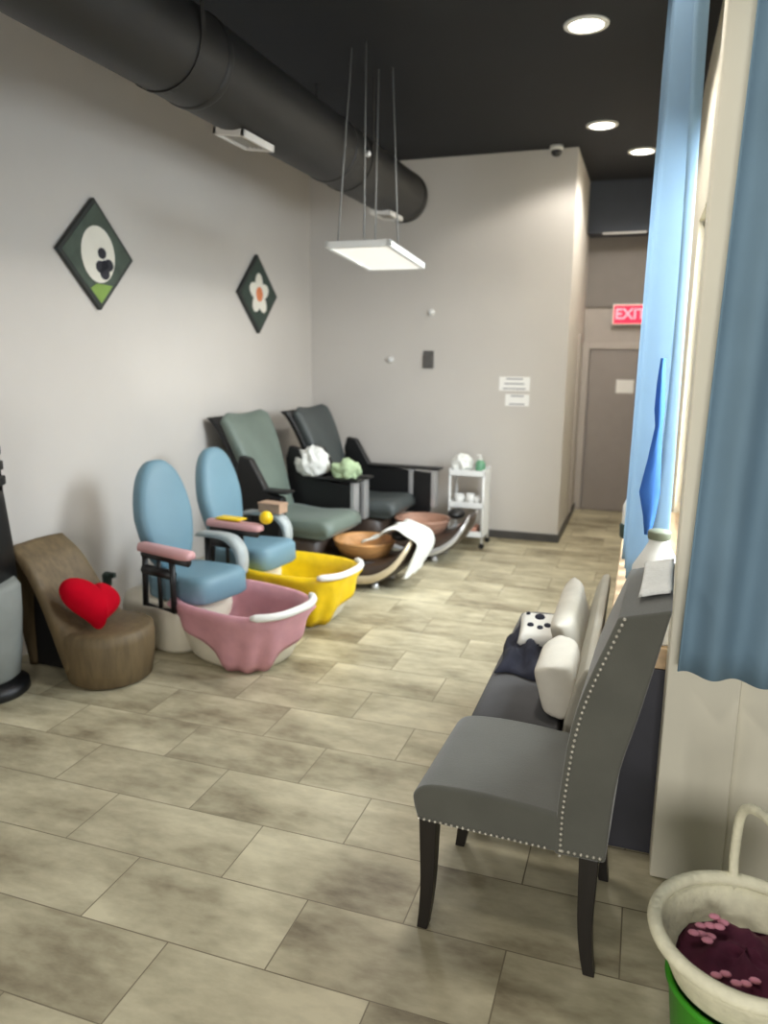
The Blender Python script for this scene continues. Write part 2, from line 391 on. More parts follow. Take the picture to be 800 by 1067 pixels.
for k in range(5):
    a = k*2*PI/5+.3; disc(bm, .075*math.cos(a), .085*math.sin(a), .085, .06, .033, .035+.0004*k, rot=a)
obj('white_petals', bm, M_awhite, t)
bm = bmesh.new(); disc(bm, 0, 0, .055, .06, .035, .0378); obj('flower_centre', bm, M_aorange, t)

# ------------------------------------------------------------------ small things on the far wall
t = thing('thermostat', 'small dark wall control box at the middle of the far wall', 'thermostat', (-1.93, YF, 1.64))
obj('back_plate', B(-.05, .05, -.012, 0, -.075, .085), M_therm, t, bevel=.004)
obj('dark_cover', B(-.04, .04, -.035, -.012, -.07, .04), M_therm, t, bevel=.006)
o = thing('wall_hook', 'faint white knob on the far wall above the dark control', 'hook', (-1.91, YF, 2.07), 0, 'white knobs on the far wall')
bm = bmesh.new(); loft(bm, [[(r*math.cos(2*PI*i/20), y, r*math.sin(2*PI*i/20)) for i in range(20)] for r, y in ((.03, 0), (.03, -.008), (.012, -.012), (.012, -.03), (.022, -.034), (.018, -.044))]); obj('knob', bm, M_whitem, o, smooth=True)
o2 = o.copy(); COL.objects.link(o2); o2.location = (-2.30, YF, 1.64); o2['label'] = 'faint white knob on the far wall left of the dark control'
for ch in list(o.children):
    c = ch.copy(); c.parent = o2; COL.objects.link(c)
def sheet(name, x0, x1, z0, z1, label, lines):
    t = thing(name, label, 'notice', ((x0+x1)/2, YF, (z0+z1)/2), 0, 'white notices on the far wall')
    w, h = (x1-x0)/2, (z1-z0)/2
    obj('sheet', B(-w, w, -.004, 0, -h, h), M_paper, t)
    bm = bmesh.new()
    for k in range(lines):
        zz = h*.7-k*(1.4*h/max(1, lines-1)); ww = w*(.55+.25*((k*37) % 5)/5)
        box(bm, -ww, ww, -.0055, -.004, zz-.006, zz+.006)
    obj('printed_lines', bm, M_ink, t)
sheet('wall_notice', -1.26, -.985, 1.375, 1.50, 'upper white printed notice on the far wall', 3)
sheet('wall_notice', -1.20, -.985, 1.24, 1.345, 'lower, smaller white notice under the printed one on the far wall', 2)
# exit sign
t = thing('exit_sign', 'glowing red exit sign on the hall wall over the door', 'exit sign', (-.205, 8.62, 2.115))
obj('housing', B(-.18, .18, -.045, 0, -.105, .105), M_white, t, bevel=.006)
obj('red_face', B(-.165, .165, -.049, -.045, -.09, .09), M_exit, t)
fc = bpy.data.curves.new('letters', 'FONT'); fc.body = 'EXIT'; fc.size = .15; fc.align_x = 'CENTER'; fc.align_y = 'CENTER'; fc.extrude = .0015; fc.offset = .003
fo = bpy.data.objects.new('letters', fc); COL.objects.link(fo); bpy.context.view_layer.update()
me = bpy.data.meshes.new_from_object(fo.evaluated_get(bpy.context.evaluated_depsgraph_get())); bpy.data.objects.remove(fo)
me.materials.clear(); me.materials.append(M_exitl)
fo = bpy.data.objects.new('lettering', me); COL.objects.link(fo); fo.parent = t; fo.location = (0, -.0505, 0); fo.rotation_euler = (PI/2, 0, 0)
t = tag(obj('smoke_detector', B(-.52, -.10, 8.305, 8.33, 2.885, 2.90), M_whitem), 'thin pale strip along the underside of the hall bulkhead', 'strip')
t.name = 'vent_strip'

# ------------------------------------------------------------------ near velvet chair
t = thing('accent_chair', 'grey velvet chair with nailhead trim and dark legs, nearest the camera', 'chair', (-.212, 2.13, 0), math.radians(-2.5))
ox, oy = -.22, 2.13
NY, FY = 1.89-oy, 2.37-oy
def X(v): return v-ox
# seat
bm = bmesh.new(); rings = []
ss = [(-.535, .368), (-.55, .42), (-.548, .455), (-.50, .487), (-.36, .497), (-.20, .49), (-.10, .475), (-.08, .42), (-.08, .368)]
sm_ = smoothpath([(X(a), 0, b) for a, b in ss], 4)
bm = bmesh.new(); prism(bm, [(p.x, p.z) for p in sm_], NY+.002, FY-.002); obj('seat', bm, M_grey, t, bevel=.02, seg=4)
# back
left = smoothpath([(X(-.142), 0, .366), (X(-.138), 0, .54), (X(-.108), 0, .79), (X(-.02), 0, 1.06)], 8)
right = smoothpath([(X(-.008), 0, .372), (X(.008), 0, .62), (X(.05), 0, .82), (X(.105), 0, 1.095)], 8)
prof = [(p.x, p.z) for p in left] + [(p.x, p.z) for p in right[::-1]]
bm = bmesh.new(); prism(bm, prof, NY, FY); obj('backrest', bm, M_grey, t, bevel=.008)
# nailheads along the near side
bm = bmesh.new()
def nails(pts, step=.0165, r=.0047):
    P = [Vector(p) for p in pts]; acc = 0
    for a, b in zip(P, P[1:]):
        L_ = (b-a).length; q = acc
        while q < L_:
            sphere(bm, a.lerp(b, q/L_), r, 8, 5); q += step
        acc = q-L_
def nailrow(*paths):
    global bm
    bm = bmesh.new()
    for q in paths: nails(q)
    obj('nailhead_trim', bm, M_nail, t, smooth=True)
for yy in (NY-.001, FY+.001):
    nailrow([(p.x+.016, yy, p.z) for p in left])
    nailrow([(X(a), yy, .380) for a in (-.53, -.155)])
    nailrow([(X(-.12), yy, .382), (X(-.012), yy, .386)])
nailrow([(X(-.536), y, .382) for y in (NY+.01, FY-.01)])
def leg(px, py, curve, hz=.372, w0=.026, w1=.016):
    bm = bmesh.new(); rings = []
    for k in range(9):
        f = k/8; zz = hz*(1-f)+.0005; w = w0+(w1-w0)*f; off = curve*max(0, (f-.45)/.55)**2
        rings.append([(px+off+sx*w, py+sy*w, zz) for sx, sy in ((-1, -1), (1, -1), (1, 1), (-1, 1))])
    loft(bm, rings); obj('leg', bm, M_wood, t, bevel=.003)
leg(X(-.505), NY+.03, -.015); leg(X(-.505), FY-.03, -.015); leg(X(-.05), NY+.03, .02); leg(X(-.05), FY-.03, .02)

o = tag(obj('towel_or_slab', pillow(.085, .36, .022, p=8, M=Tr(.070, 2.165, 1.0975) @ Rot('Z', -2.5) @ Rot('Y', -15.6)), M_towel, smooth=True), 'thin white slab lying on top of the grey chair back', 'towel')  # thin white slab that gives the chair back a white top
# ------------------------------------------------------------------ bench behind it
t = thing('bench', 'dark grey upholstered bench with oatmeal back along the window', 'bench', (-.30, 3.03, 0))
bx, by = -.30, 3.03
bm = bmesh.new(); ring = []
bp_ = smoothpath([(-.20, 0, .33), (-.205, 0, .41), (-.19, 0, .448), (-.10, 0, .46), (.07, 0, .455), (.10, 0, .44), (.10, 0, .33)], 3)
loft(bm, [[(p.x, yv, p.z-(.02 if e and p.z > .4 else 0)) for p in bp_] for yv, e in ((-.61, 1), (-.595, 0), (0, 0), (.575, 0), (.59, 1))])
obj('seat', bm, M_bench, t, smooth=True)
bm = bmesh.new(); prism(bm, [(.12, .34), (.12, .48), (.15, .62), (.18, .685), (.21, .685), (.21, .62), (.19, .34)], -.60, .585); obj('backrest', bm, M_backc, t, bevel=.012)
for sx, sy in ((-.17, -.56), (-.17, .55), (.12, -.56), (.12, .55)):
    bm = bmesh.new(); loft(bm, [[(sx+a*w, sy+b*w, zz) for a, b in ((-1, -1), (1, -1), (1, 1), (-1, 1))] for zz, w in ((.34, .026), (.0005, .016))]); obj('leg', bm, M_wood, t, bevel=.003)
# cushions on the bench
tag(obj('cushion', pillow(.205, .34, .14, p=8, M=Tr(-.215, 2.63, .566) @ Rot('Y', 75)), M_cushc, smooth=True, sub=1), 'plump cream cushion at the near end of the bench', 'cushion', 'cream cushions on the bench')
tag(obj('cushion', pillow(.215, .74, .10, p=8, M=Tr(-.228, 3.21, .572) @ Rot('Y', 74), seed=3), M_cushc, smooth=True, sub=1), 'long cream cushion against the bench back behind the dark cloth', 'cushion', 'cream cushions on the bench')
# navy cloth, crumpled
bm = bmesh.new(); nx, ny = 22, 30; G = {}
rnd = random.Random(4)
for i in range(nx+1):
    for j in range(ny+1):
        u, v = i/nx, j/ny
        xx = -.485+.215*u+.012*math.sin(9*v+2*u); yy = 2.80+.62*v+.02*math.sin(7*u)
        k = (min(1, 6*u*(1-u)+.0)*min(1, 6*v*(1-v)))**.6
        hh = .462+.004+k*(.05+.018*math.sin(11*u+5*v)+.014*math.sin(17*v-6*u)+.008*rnd.uniform(-1, 1))
        G[i, j] = bm.verts.new((xx, yy, hh))
for i in range(nx):
    for j in range(ny): bm.faces.new((G[i, j], G[i+1, j], G[i+1, j+1], G[i, j+1]))
tag(obj('navy_cloth', bm, M_navy, smooth=True, solid=.006), 'crumpled navy cloth spread on the dark bench seat', 'cloth')
t = thing('print_bag', 'small white bag with dark marks lying on the navy cloth', 'bag', (-.352, 3.09, .556), .08)
M = Rot('X', 14)
obj('bag_body', pillow(.165, .21, .07, p=8, M=M), mat('white_bag_cloth', (236, 234, 226), .8, var=.04), t, smooth=True)
bm = bmesh.new()
for (a, b, r) in ((.0, .05, .02), (-.035, -.015, .013), (.035, -.01, .014), (.005, -.03, .012), (-.05, .07, .008)): 
    lathe(bm, [(r*1.2, .030), (r, .039), (r*.3, .041)], 14, (a, b))
bm.transform(M)
obj('dark_marks', bm, M_navy, t, smooth=True)

# ------------------------------------------------------------------ curtains
def curtain(name, label, pts_fn, n, z0, z1, m, group=None, rod=None, hem=None):
    t = thing(name, label, 'curtain', (*pts_fn(.5, .5)[:2], z1), 0, group)
    o0 = Vector((*pts_fn(.5, .5)[:2], z1))
    bm = bmesh.new(); rows = 26; V = {}
    for j in range(rows+1):
        w = j/rows
        for i in range(n+1):
            u = i/n; x, y = pts_fn(u, w)
            zz = z1+(z0-z1)*w + (hem(u) if hem else 0)*w
            V[i, j] = bm.verts.new(Vector((x, y, zz))-o0)
    for j in range(rows):
        for i in range(n): bm.faces.new((V[i, j], V[i+1, j], V[i+1, j+1], V[i, j+1]))
    obj('fabric', bm, m, t, smooth=True, solid=.003)
    if rod:
        obj('rod', tube(bmesh.new(), [Vector(rod[0])-o0, Vector(rod[1])-o0], .012, 10), M_silver, t, smooth=True)
    return t
def far_fn(u, w):
    y = 2.98+.85*u
    x = .045+.07*math.sin(u*2*PI*5.5+.6*math.sin(3*w))*(.8+.3*w) + .012*math.sin(9*u)
    return (x, y)
curtain('window_curtain', 'bright blue curtain hanging at the far window behind the bench', far_fn, 120, .82, 3.18, M_curt, 'blue curtains', rod=((.045, 2.56, 3.2), (.045, 5.4, 3.2)))
bm = bmesh.new(); loft(bm, [[(cx_+a*math.cos(2*PI*i/14)+.004*math.sin(3*i), b*math.sin(2*PI*i/14), zz) for i in range(14)] for zz, cx_, a, b in ((-.22, .0, .008, .008), (-.15, .002, .02, .014), (-.06, -.004, .036, .022), (.06, .004, .022, .016), (.18, .01, .010, .010), (.24, .008, .016, .014), (.33, .006, .012, .012), (.42, .006, .005, .005))])
bm.transform(Tr(.112-.045, 2.90-3.405, 1.27-3.18)); obj('tie_sash', bm, mat('deep_blue_sash', (66, 120, 190), .8, var=.06, trans=.3), bpy.data.objects['window_curtain'], smooth=True)
def near_fn(u, w):
    x0 = .20-.045*max(0, w-.25)/.75
    x = x0+.95*u; y = 2.34+.022*math.sin(u*2*PI*7+.4*w)*(.6+.5*w)-.02*w
    return (x, y)
curtain('window_curtain', 'slate blue curtain hanging in front of the cream wall corner, closest to the camera', near_fn, 140, .76, 3.25, M_curtn, 'blue curtains', rod=((.15, 2.345, 3.27), (1.3, 2.345, 3.27)), hem=lambda u: -.03*u)

# ------------------------------------------------------------------ basket on green bin
bcx, bcy = .315, 1.70
t = thing('storage_bin', 'bright green round bin under the ivory basket', 'bin', (bcx, bcy, 0))
bm = bmesh.new(); lathe(bm, [(.13, .0005), (.135, .01), (.162, .25), (.170, .255), (.170, .268), (.160, .268), (.150, .25), (.125, .02)], 40); obj('bin_body', bm, M_bright, t, smooth=True)
t = thing('basket', 'ivory woven basket with loop handle, full of clothing', 'basket', (bcx, bcy, .27))
bm = bmesh.new(); lathe(bm, [(.150, .0005), (.16, .01), (.19, .08), (.205, .115), (.195, .118), (.18, .08), (.15, .02)], 56)
obj('bowl_body', bm, M_basket, t, smooth=True)
bm = bmesh.new(); tube(bm, [(.203*math.cos(2*PI*i/56), .203*math.sin(2*PI*i/56), .122) for i in range(56)], .017, 10, closed=True)
obj('rim', bm, M_basket, t, smooth=True)
bm = bmesh.new(); hp = smoothpath([(-.01, .20, .10), (-.015, .205, .20), (-.01, .18, .33), (.025, .09, .375), (.06, -.03, .37), (.09, -.13, .26), (.1, -.18, .12)], 6)
tube(bm, hp, .012, 8); obj('handle', bm, M_basket, t, smooth=True)
bm = bmesh.new(); rnd = random.Random(9); rings = []
for k in range(9):
    r = .150*(1-k/8.001); rings.append([(r*math.cos(2*PI*i/36), r*math.sin(2*PI*i/36), .035+.045*(k/8)**.6+.012*math.sin(3*2*PI*i/36+k)+.006*rnd.uniform(-1, 1)) for i in range(36)])
loft(bm, rings); o = thing('clothing', 'maroon garment with pink print stuffed in the ivory basket', 'clothing', (bcx, bcy, .27))
obj('garment', bm, M_maroon, o, smooth=True)
bm = bmesh.new()
for k in range(9):
    a = 2.0+.13*k; rr = .10+.018*math.sin(k*2.1); sphere(bm, (rr*math.cos(a), rr*math.sin(a)-.01, .083+.006*math.sin(k)), .012, 8, 6, (1.2, .8, .5))
obj('pink_print', bm, M_pinkprint, o, smooth=True); bm = bmesh.new()
for k in range(5):
    sphere(bm, (-.07+.02*k, -.09+.012*math.sin(k*2), .076), .011, 8, 6, (1.2, .8, .5))
obj('pink_print', bm, M_pinkprint, o, smooth=True)

# ------------------------------------------------------------------ high-heel shoe chair
t = thing('shoe_chair', 'brown high heel shoe shaped chair by the left wall', 'chair', (-2.60, 3.13, 0), math.radians(-2))
bm = bmesh.new(); lathe(bm, [(.19, .0005), (.215, .02), (.232, .13), (.238, .235), (.232, .28), (.21, .295), (.12, .303), (.03, .303)], 48, (.0, .0), 1.0, 1.0)
obj('toe_seat', bm, M_shoe, t, smooth=True)
# back shell: swept shape, wide at the seat and gathered to the heel top
inner = smoothpath([(-.02, 0, .29), (-.14, 0, .36), (-.235, 0, .48), (-.33, 0, .625), (-.44, 0, .715)], 5)
outer = smoothpath([(-.17, 0, .02), (-.23, 0, .20), (-.31, 0, .41), (-.41, 0, .575), (-.51, 0, .68)], 5)
bm = bmesh.new(); rings = []
for k, (a, b) in enumerate(zip(inner, outer)):
    f = k/(len(inner)-1); w = .225-.045*f
    r = []
    for i in range(24):
        ang = 2*PI*i/24; c, s = math.cos(ang), math.sin(ang)
        c = math.copysign(abs(c)**.6, c); s2 = math.copysign(abs(s)**.6, s)
        m_ = (a+b)/2; hv = (a-b)/2
        curl = .05*(s2*s2)*(1-.3*f)
        r.append((m_.x+hv.x*c+curl, s2*w, m_.z+hv.z*c))
    rings.append(r)
loft(bm, rings); obj('back_shell', bm, M_shoe, t, smooth=True)
bm = bmesh.new(); loft(bm, [sell(cx_, 0, a, b, zz, 24, 2.6) for zz, cx_, a, b in ((.0005, -.50, .030, .05), (.03, -.50, .031, .052), (.25, -.505, .036, .085), (.42, -.50, .048, .13), (.55, -.49, .058, .16), (.64, -.485, .05, .168), (.69, -.48, .03, .162))])
obj('heel', bm, M_shoe, t, smooth=True)
bm = bmesh.new(); prism(bm, [(-.475, .0005), (-.20, .0005), (-.25, .22), (-.33, .42), (-.41, .55), (-.47, .58)], -.035, .035); obj('arch_panel', bm, M_black, t, bevel=.01)
# heart cushion
bm = bmesh.new(); rings = []; nh = 48
prof_ = []
def heart(a): return Vector((16*math.sin(a)**3, 13*math.cos(a)-5*math.cos(2*a)-2*math.cos(3*a)-math.cos(4*a)+2))/17
for s in (1, -1):
    for k in range(10):
        f = (k+.15)/10 if s > 0 else 0
rows_ = [(math.sin(PI/2*q/9), 1) for q in range(0, 10)]
def hring(f, sg):
    zz = sg*.08*math.sqrt(max(0, 1-f**2.4))
    return [(*(heart(2*PI*i/nh)*.185*max(f, .02)), zz) for i in range(nh)]
fs = [0.0, .2, .4, .58, .72, .83, .91, .965, 1.0]
rings = [hring(f, 1) for f in fs] + [hring(f, -1) for f in fs[-2::-1]]
loft(bm, rings); bm.transform(Tr(-2.61, 3.05, .425) @ Rot('Z', 12) @ Rot('Y', 40) @ Rot('Z', 90-38))
tag(obj('heart_cushion', bm, M_red, smooth=True, sub=1), 'red heart shaped cushion resting in the brown shoe chair', 'cushion')
# small bottle between shoe chair and first blue chair
t = thing('spray_bottle', 'small white bottle with dark cap between shoe chair and blue chair', 'bottle', (-3.02, 3.66, 0))
bm = bmesh.new(); lathe(bm, [(.05, .0005), (.055, .01), (.055, .22), (.045, .27), (.022, .30)], 24); obj('bottle_body', bm, M_white, t, smooth=True)
bm = bmesh.new(); lathe(bm, [(.026, .298), (.028, .33), (.03, .37), (.018, .385)], 20); box(bm, -.01, .06, -.014, .014, .355, .385); obj('cap', bm, M_dkgreen, t, smooth=False, bevel=.004)

# ------------------------------------------------------------------ black salon chair at the picture's left edge
t = thing('salon_chair', 'black slatted chair with grey seat skirt at the left edge', 'chair', (-3.03, 2.75, 0), math.radians(20))
bm = bmesh.new(); lathe(bm, [(.17, .0005), (.185, .015), (.18, .055), (.12, .075), (.05, .08)], 40); obj('base', bm, M_black, t, smooth=True)
bm = bmesh.new(); lathe(bm, [(.11, .07), (.145, .10), (.165, .25), (.178, .42), (.18, .55), (.16, .585), (.1, .59)], 40); obj('seat_skirt', bm, M_greyseat, t, smooth=True)
bm = bmesh.new(); loft(bm, [sell(xx, 0, .03, w, zz, 24, 4) for zz, xx, w in ((.56, .09, .17), (.75, .085, .165), (.98, .07, .155), (1.02, .067, .15))]); obj('backrest', bm, M_black, t, smooth=True)
for k in range(5):
    zz = 1.05+k*.075; bm = bmesh.new(); loft(bm, [sell(.095-.015*k/5, 0, .022, .145-.006*k, q, 24, 4) for q in (zz, zz+.045)]); obj('back_slat', bm, M_black, t, bevel=.006)
for s in (-1, 1): obj('back_post', tube(bmesh.new(), [(.08, s*.13, 1.0), (.085, s*.11, 1.40)], .014, 8), M_black, t, smooth=True)

# ------------------------------------------------------------------ blue children's pedicure chairs
def kid_chair(loc, rz, label, mliner, hemlow):
    t = thing('pedicure_chair', label, 'pedicure chair', loc, rz, 'small blue pedicure chairs')
    bm = bmesh.new(); loft(bm, [sell(-.16, 0, a, b, zz, 32, 4) for zz, a, b in ((.0005, .26, .24), (.03, .28, .262), (.22, .29, .268), (.29, .27, .25))]); obj('pedestal', bm, M_shell, t, smooth=True)
    # foot tub
    rr = [(.0005, .26, .20), (.03, .29, .225), (.15, .345, .25), (.27, .38, .27), (.31, .395, .282), (.325, .40, .285), (.33, .385, .272), (.31, .365, .255), (.15, .31, .215), (.07, .25, .17)]
    bm = bmesh.new(); loft(bm, [sell(.36, 0, a, b, zz, 48, 2.8) for zz, a, b in rr]); obj('foot_tub', bm, M_shell, t, smooth=True)
    # liner over the tub rim: hangs lowest at the near front
    n = 96
    def hem(i):
        a = 2*PI*i/n
        return .325-hemlow*max(0, math.cos(a-(-.80)))**2.2 - .03 - .018*math.sin(9*a) if True else 0
    def rad(zz, a):
        for (z0, a0, b0), (z1, a1, b1) in zip(rr, rr[1:6]):
            if z0 <= zz <= z1:
                f = (zz-z0)/(z1-z0); return a0+(a1-a0)*f+.008, b0+(b1-b0)*f+.008
        return rr[5][1]+.008, rr[5][2]+.008
    def pt(i, zz, grow=0):
        A, Bb = rad(max(zz, .001), 0); p = sell(.36, 0, A+grow, Bb+grow, zz, n, 2.8)[i]; return p
    rings = []
    for f in (1, .85, .7, .5, .3, .15, .04):
        rings.append([pt(i, .325-(.325-max(.01, hem(i)))*f, .006+.012*f*(1+math.sin(13*2*PI*i/n))) for i in range(n)])
    rings.append([sell(.36, 0, .402, .288, .342, n, 2.8)[i] for i in range(n)])
    rings.append([sell(.36, 0, .37, .262, .34, n, 2.8)[i] for i in range(n)])
    for zz, a, b in ((.27, .345, .24), (.16, .30, .205), (.10, .23, .15)):
        rings.append([(p[0], p[1], p[2]+.006*math.sin(i*.7)) for i, p in enumerate(sell(.36, 0, a, b, zz, n, 2.8))])
    bm = bmesh.new(); loft(bm, rings, cap=False); obj('tub_liner', bm, mliner, t, smooth=True, solid=.003)
    # white lip at the front of the tub
    bm = bmesh.new(); pts = [sell(.365, 0, .415, .295, .35, 64, 2.8)[i % 64] for i in range(-9, 10)]; tube(bm, pts, [.012]+[.022]*17+[.012], 8); obj('tub_lip', bm, M_white, t, smooth=True)
    # seat
    bm = bmesh.new(); loft(bm, [sell(.03, 0, a, b, zz, 40, 5) for zz, a, b in ((.30, .235, .19), (.315, .25, .205), (.42, .25, .205), (.445, .235, .19), (.45, .17, .13))]); bm.transform(Tr(0, 0, 0) @ Rot('Y', -3)); obj('seat', bm, M_blue, t, smooth=True)
    # backrest: padded oval
    bm = bmesh.new(); rings = []; n2 = 40
    def oval(s, xx):
        out = []
        for i in range(n2):
            a = 2*PI*i/n2; c, q = math.cos(a), math.sin(a)
            hz = .33*q; w = .195*(1-.10*max(0, q))*math.copysign(abs(c)**.75, c) if q > 0 else .195*(1+.10*q*1.2)*math.copysign(abs(c)**.55, c)
            out.append((xx, w*s, hz*s))
        return out
    for s, xx in ((.80, -.05), (.95, -.045), (1.0, -.02), (1.0, .01), (.95, .035), (.8, .048), (.4, .055)): rings.append(oval(s, xx))
    loft(bm, rings); bm.transform(Tr(-.255, 0, .745) @ Rot('Y', -11)); obj('backrest', bm, M_blue, t, smooth=True)
    y = -.285      # near arm: pink pad on a black frame
    bm = bmesh.new(); loft(bm, [[(xx+.15, y+q*w, .612+h_) for q, h_ in ((-1, 0), (1, 0), (1.05, .02), (.7, .04), (-.7, .04), (-1.05, .02))] for xx, w in ((-.27, .028), (-.255, .04), (.09, .045), (.13, .036), (.14, .02))])
    a = obj('armrest', bm, M_pinkpad, t, smooth=True)
    bm = bmesh.new()
    tube(bm, [(-.09, y, .60), (-.11, y, .29), (.13, y, .29), (.13, y, .60)], .018, 8)
    tube(bm, [(-.10, y, .59), (.26, y, .59)], .024, 8); tube(bm, [(-.10, y, .50), (.13, y, .50)], .03, 8); tube(bm, [(.02, y, .60), (.02, y, .29)], .012, 8)
    obj('arm_frame', bm, M_black, a, smooth=True)
    y = .285       # far arm: pale grey arch
    bm = bmesh.new(); pp = smoothpath([(-.26, y, .575), (-.06, y, .585), (.03, y, .565), (.085, y, .51), (.10, y, .44), (.09, y, .36)], 6)
    loft(bm, [[(p.x+.015*q.x, p.y+s*.04, p.z+.015*q.z) for s, q in ((-1, Vector((1, 0, 1))), (1, Vector((1, 0, 1))), (1, Vector((-1, 0, -1))), (-1, Vector((-1, 0, -1))))] for p in pp]); obj('armrest', bm, M_armg, t, smooth=True)
    bm = bmesh.new(); tube(bm, [(-.20, y, .56), (-.21, y, .33), (.08, y, .33)], .018, 8); obj('arm_frame', bm, M_black, t, smooth=True)
    return t
kid_chair((-2.43, 3.72, 0), math.radians(-15), 'small blue pedicure chair with pink tub liner, next to the shoe chair', M_pink, .36)
kid_chair((-2.44, 4.42, 0), math.radians(-8), 'small blue pedicure chair with bright yellow tub liner', M_yellow, .34)
# things on the second chair's near arm
tag(obj('yellow_ball', (lambda b: (sphere(b, (-2.17, 4.12, .695), .042, 20, 14), b)[1])(bmesh.new()), M_yellow, smooth=True), 'yellow ball on the pink armrest of the yellow-lined chair', 'ball')
tag(obj('towel_or_slab', pillow(.20, .09, .02, p=8, M=Tr(-2.44, 4.155, .663) @ Rot('Z', -8)), M_yellow, smooth=True), 'folded yellow cloth on the armrest behind the ball', 'towel')
t = thing('tan_box', 'small tan box on the far armrest of the yellow-lined chair', 'box', (-2.42, 4.70, .598), math.radians(-8))
obj('box_body', B(-.09, .09, -.05, .05, 0, .055), M_tan, t, bevel=.005); obj('lid', B(-.094, .094, -.054, .054, .055, .072), M_tan, t, bevel=.004)

# ------------------------------------------------------------------ adult pedicure chairs
def spa_chair(loc, rz, label, mseat, mbowl, mband, fronts):
    t = thing('spa_chair', label, 'pedicure chair', loc, rz, 'large pedicure chairs by the corner')
    bm = bmesh.new(); loft(bm, [sell(-.10, 0, a, b, zz, 36, 4) for zz, a, b in ((.0005, .30, .24), (.04, .33, .27), (.30, .34, .28), (.36, .30, .25))]); obj('pedestal', bm, M_base, t, smooth=True)
    sp = smoothpath([(-.32, 0, .36), (-.33, 0, .45), (-.28, 0, .50), (0, 0, .485), (.25, 0, .50), (.335, 0, .47), (.35, 0, .40), (.30, 0, .35)], 4)
    bm = bmesh.new(); loft(bm, [[(p.x+dx*(1 if p.x < 0 else -1), y, p.z-dz*(p.z > .4)) for p in sp] for y, dx, dz in ((-.27, .03, .03), (-.255, .008, .01), (-.15, 0, 0), (0, 0, .008), (.15, 0, 0), (.255, .008, .01), (.27, .03, .03))]); obj('seat', bm, mseat, t, smooth=True)
    # back: curved sheet of padding, wider headrest with wings
    fr_ = smoothpath([(-.20, 0, .44), (-.27, 0, .60), (-.33, 0, .80), (-.41, 0, 1.0), (-.50, 0, 1.16), (-.57, 0, 1.23)], 5)
    ng = len(fr_)-1
    bm = bmesh.new(); rings = []
    for k, p in enumerate(fr_):
        f = k/ng; w = .225+.035*math.sin(PI*min(1, f*1.1)) + (.10*max(0, f-.45)/.55 if f > .45 else 0); w *= (1-.25*max(0, (f-.93)/.07))
        th = .10+.05*math.sin(PI*f)
        tn = Vector((fr_[min(k+1, ng)]-fr_[max(k-1, 0)])).normalized(); nrm = Vector((tn.z, 0, -tn.x))   # toward the sitter
        r = []
        for i in range(28):
            a = 2*PI*i/28; c, s = math.cos(a), math.sin(a)
            cc = math.copysign(abs(c)**.55, c); s2 = math.copysign(abs(s)**.7, s)
            q = p - nrm*th*.5 + nrm*(s2*th*.5 + .05*cc*cc*f)
            r.append((q.x, cc*w, q.z))
        rings.append(r)
    loft(bm, rings); b_ = obj('backrest', bm, mseat, t, smooth=True)
    bm = bmesh.new(); sm2 = [(Vector((p.x-.085-.02*math.sin(PI*k/ng), 0, p.z-.02))) for k, p in enumerate(fr_)]
    loft(bm, [[(p.x-.03, -w, p.z), (p.x-.03, w, p.z), (p.x+.02, w, p.z+.005), (p.x+.02, -w, p.z+.005)] for p, w in zip(sm2, [.22+.09*k/ng for k in range(ng+1)])]); obj('back_shell', bm, M_black, t, smooth=True)
    for s in (-1, 1):
        y = s*.345
        fx = fronts[s > 0]
        pr = [(-.34, .30), (fx-.05, .30), (fx, .60), (fx-.01, .66), (-.12, .70), (-.26, .93), (-.35, .95), (-.38, .85)]
        bm = bmesh.new(); loft(bm, [[(xx, y+e, zz) for xx, zz in pr] for e in (-.035, .035)]); a = obj('armrest', bm, M_black, t, bevel=.012)
        obj('arm_tray', B(-.14, fx+.05, y-.06, y+.06, .695, .715), M_black, a, bevel=.008)
        if fx > .1:
            for q in ((fx-.028,) if fx < .4 else (fx-.03, fx-.24)): obj('chrome_strip', B(q, q+.04, y-.045, y+.045, .36, .69), M_silver, a, bevel=.006)
    # crescent foot tub
    low = smoothpath([(.16, 0, .20), (.28, 0, .07), (.48, 0, .012), (.68, 0, .04), (.84, 0, .15), (.93, 0, .29), (.955, 0, .385)], 5)
    top = smoothpath([(.16, 0, .235), (.28, 0, .22), (.48, 0, .215), (.68, 0, .22), (.80, 0, .265), (.87, 0, .33), (.915, 0, .39)], 5)
    bm = bmesh.new(); rings = []
    for k, (a, b) in enumerate(zip(low, top)):
        f = k/(len(low)-1); w = .27*(math.sin(PI*(.12+.80*f))**.55)
        r = []
        for i in range(24):
            an = 2*PI*i/24; c, s = math.cos(an), math.sin(an); c = math.copysign(abs(c)**.5, c); s2 = math.copysign(abs(s)**.8, s)
            m_ = (a+b)/2; hv = (b-a)/2
            r.append((m_.x+hv.x*s2, c*w*(1-.25*(s2 < 0)*s2*s2), m_.z+hv.z*s2))
        rings.append(r)
    loft(bm, rings); tb = obj('tub_shell', bm, M_base, t, smooth=True)
    # band along the near and far edges of the crescent
    for s in (-1, 1):
        bm = bmesh.new(); path = []
        for k, (a, b) in enumerate(zip(low, top)):
            f = k/(len(low)-1); w = .275*(math.sin(PI*(.12+.80*f))**.55); q = a.lerp(b, .38); path.append((q.x+.004, s*w*1.0, q.z))
        loft(bm, [[(px, py+s*.012, pz+.028), (px, py-s*.03, pz+.03), (px, py-s*.03, pz-.03), (px, py+s*.012, pz-.028)] for px, py, pz in path]); obj('side_band', bm, mband, tb, smooth=True)
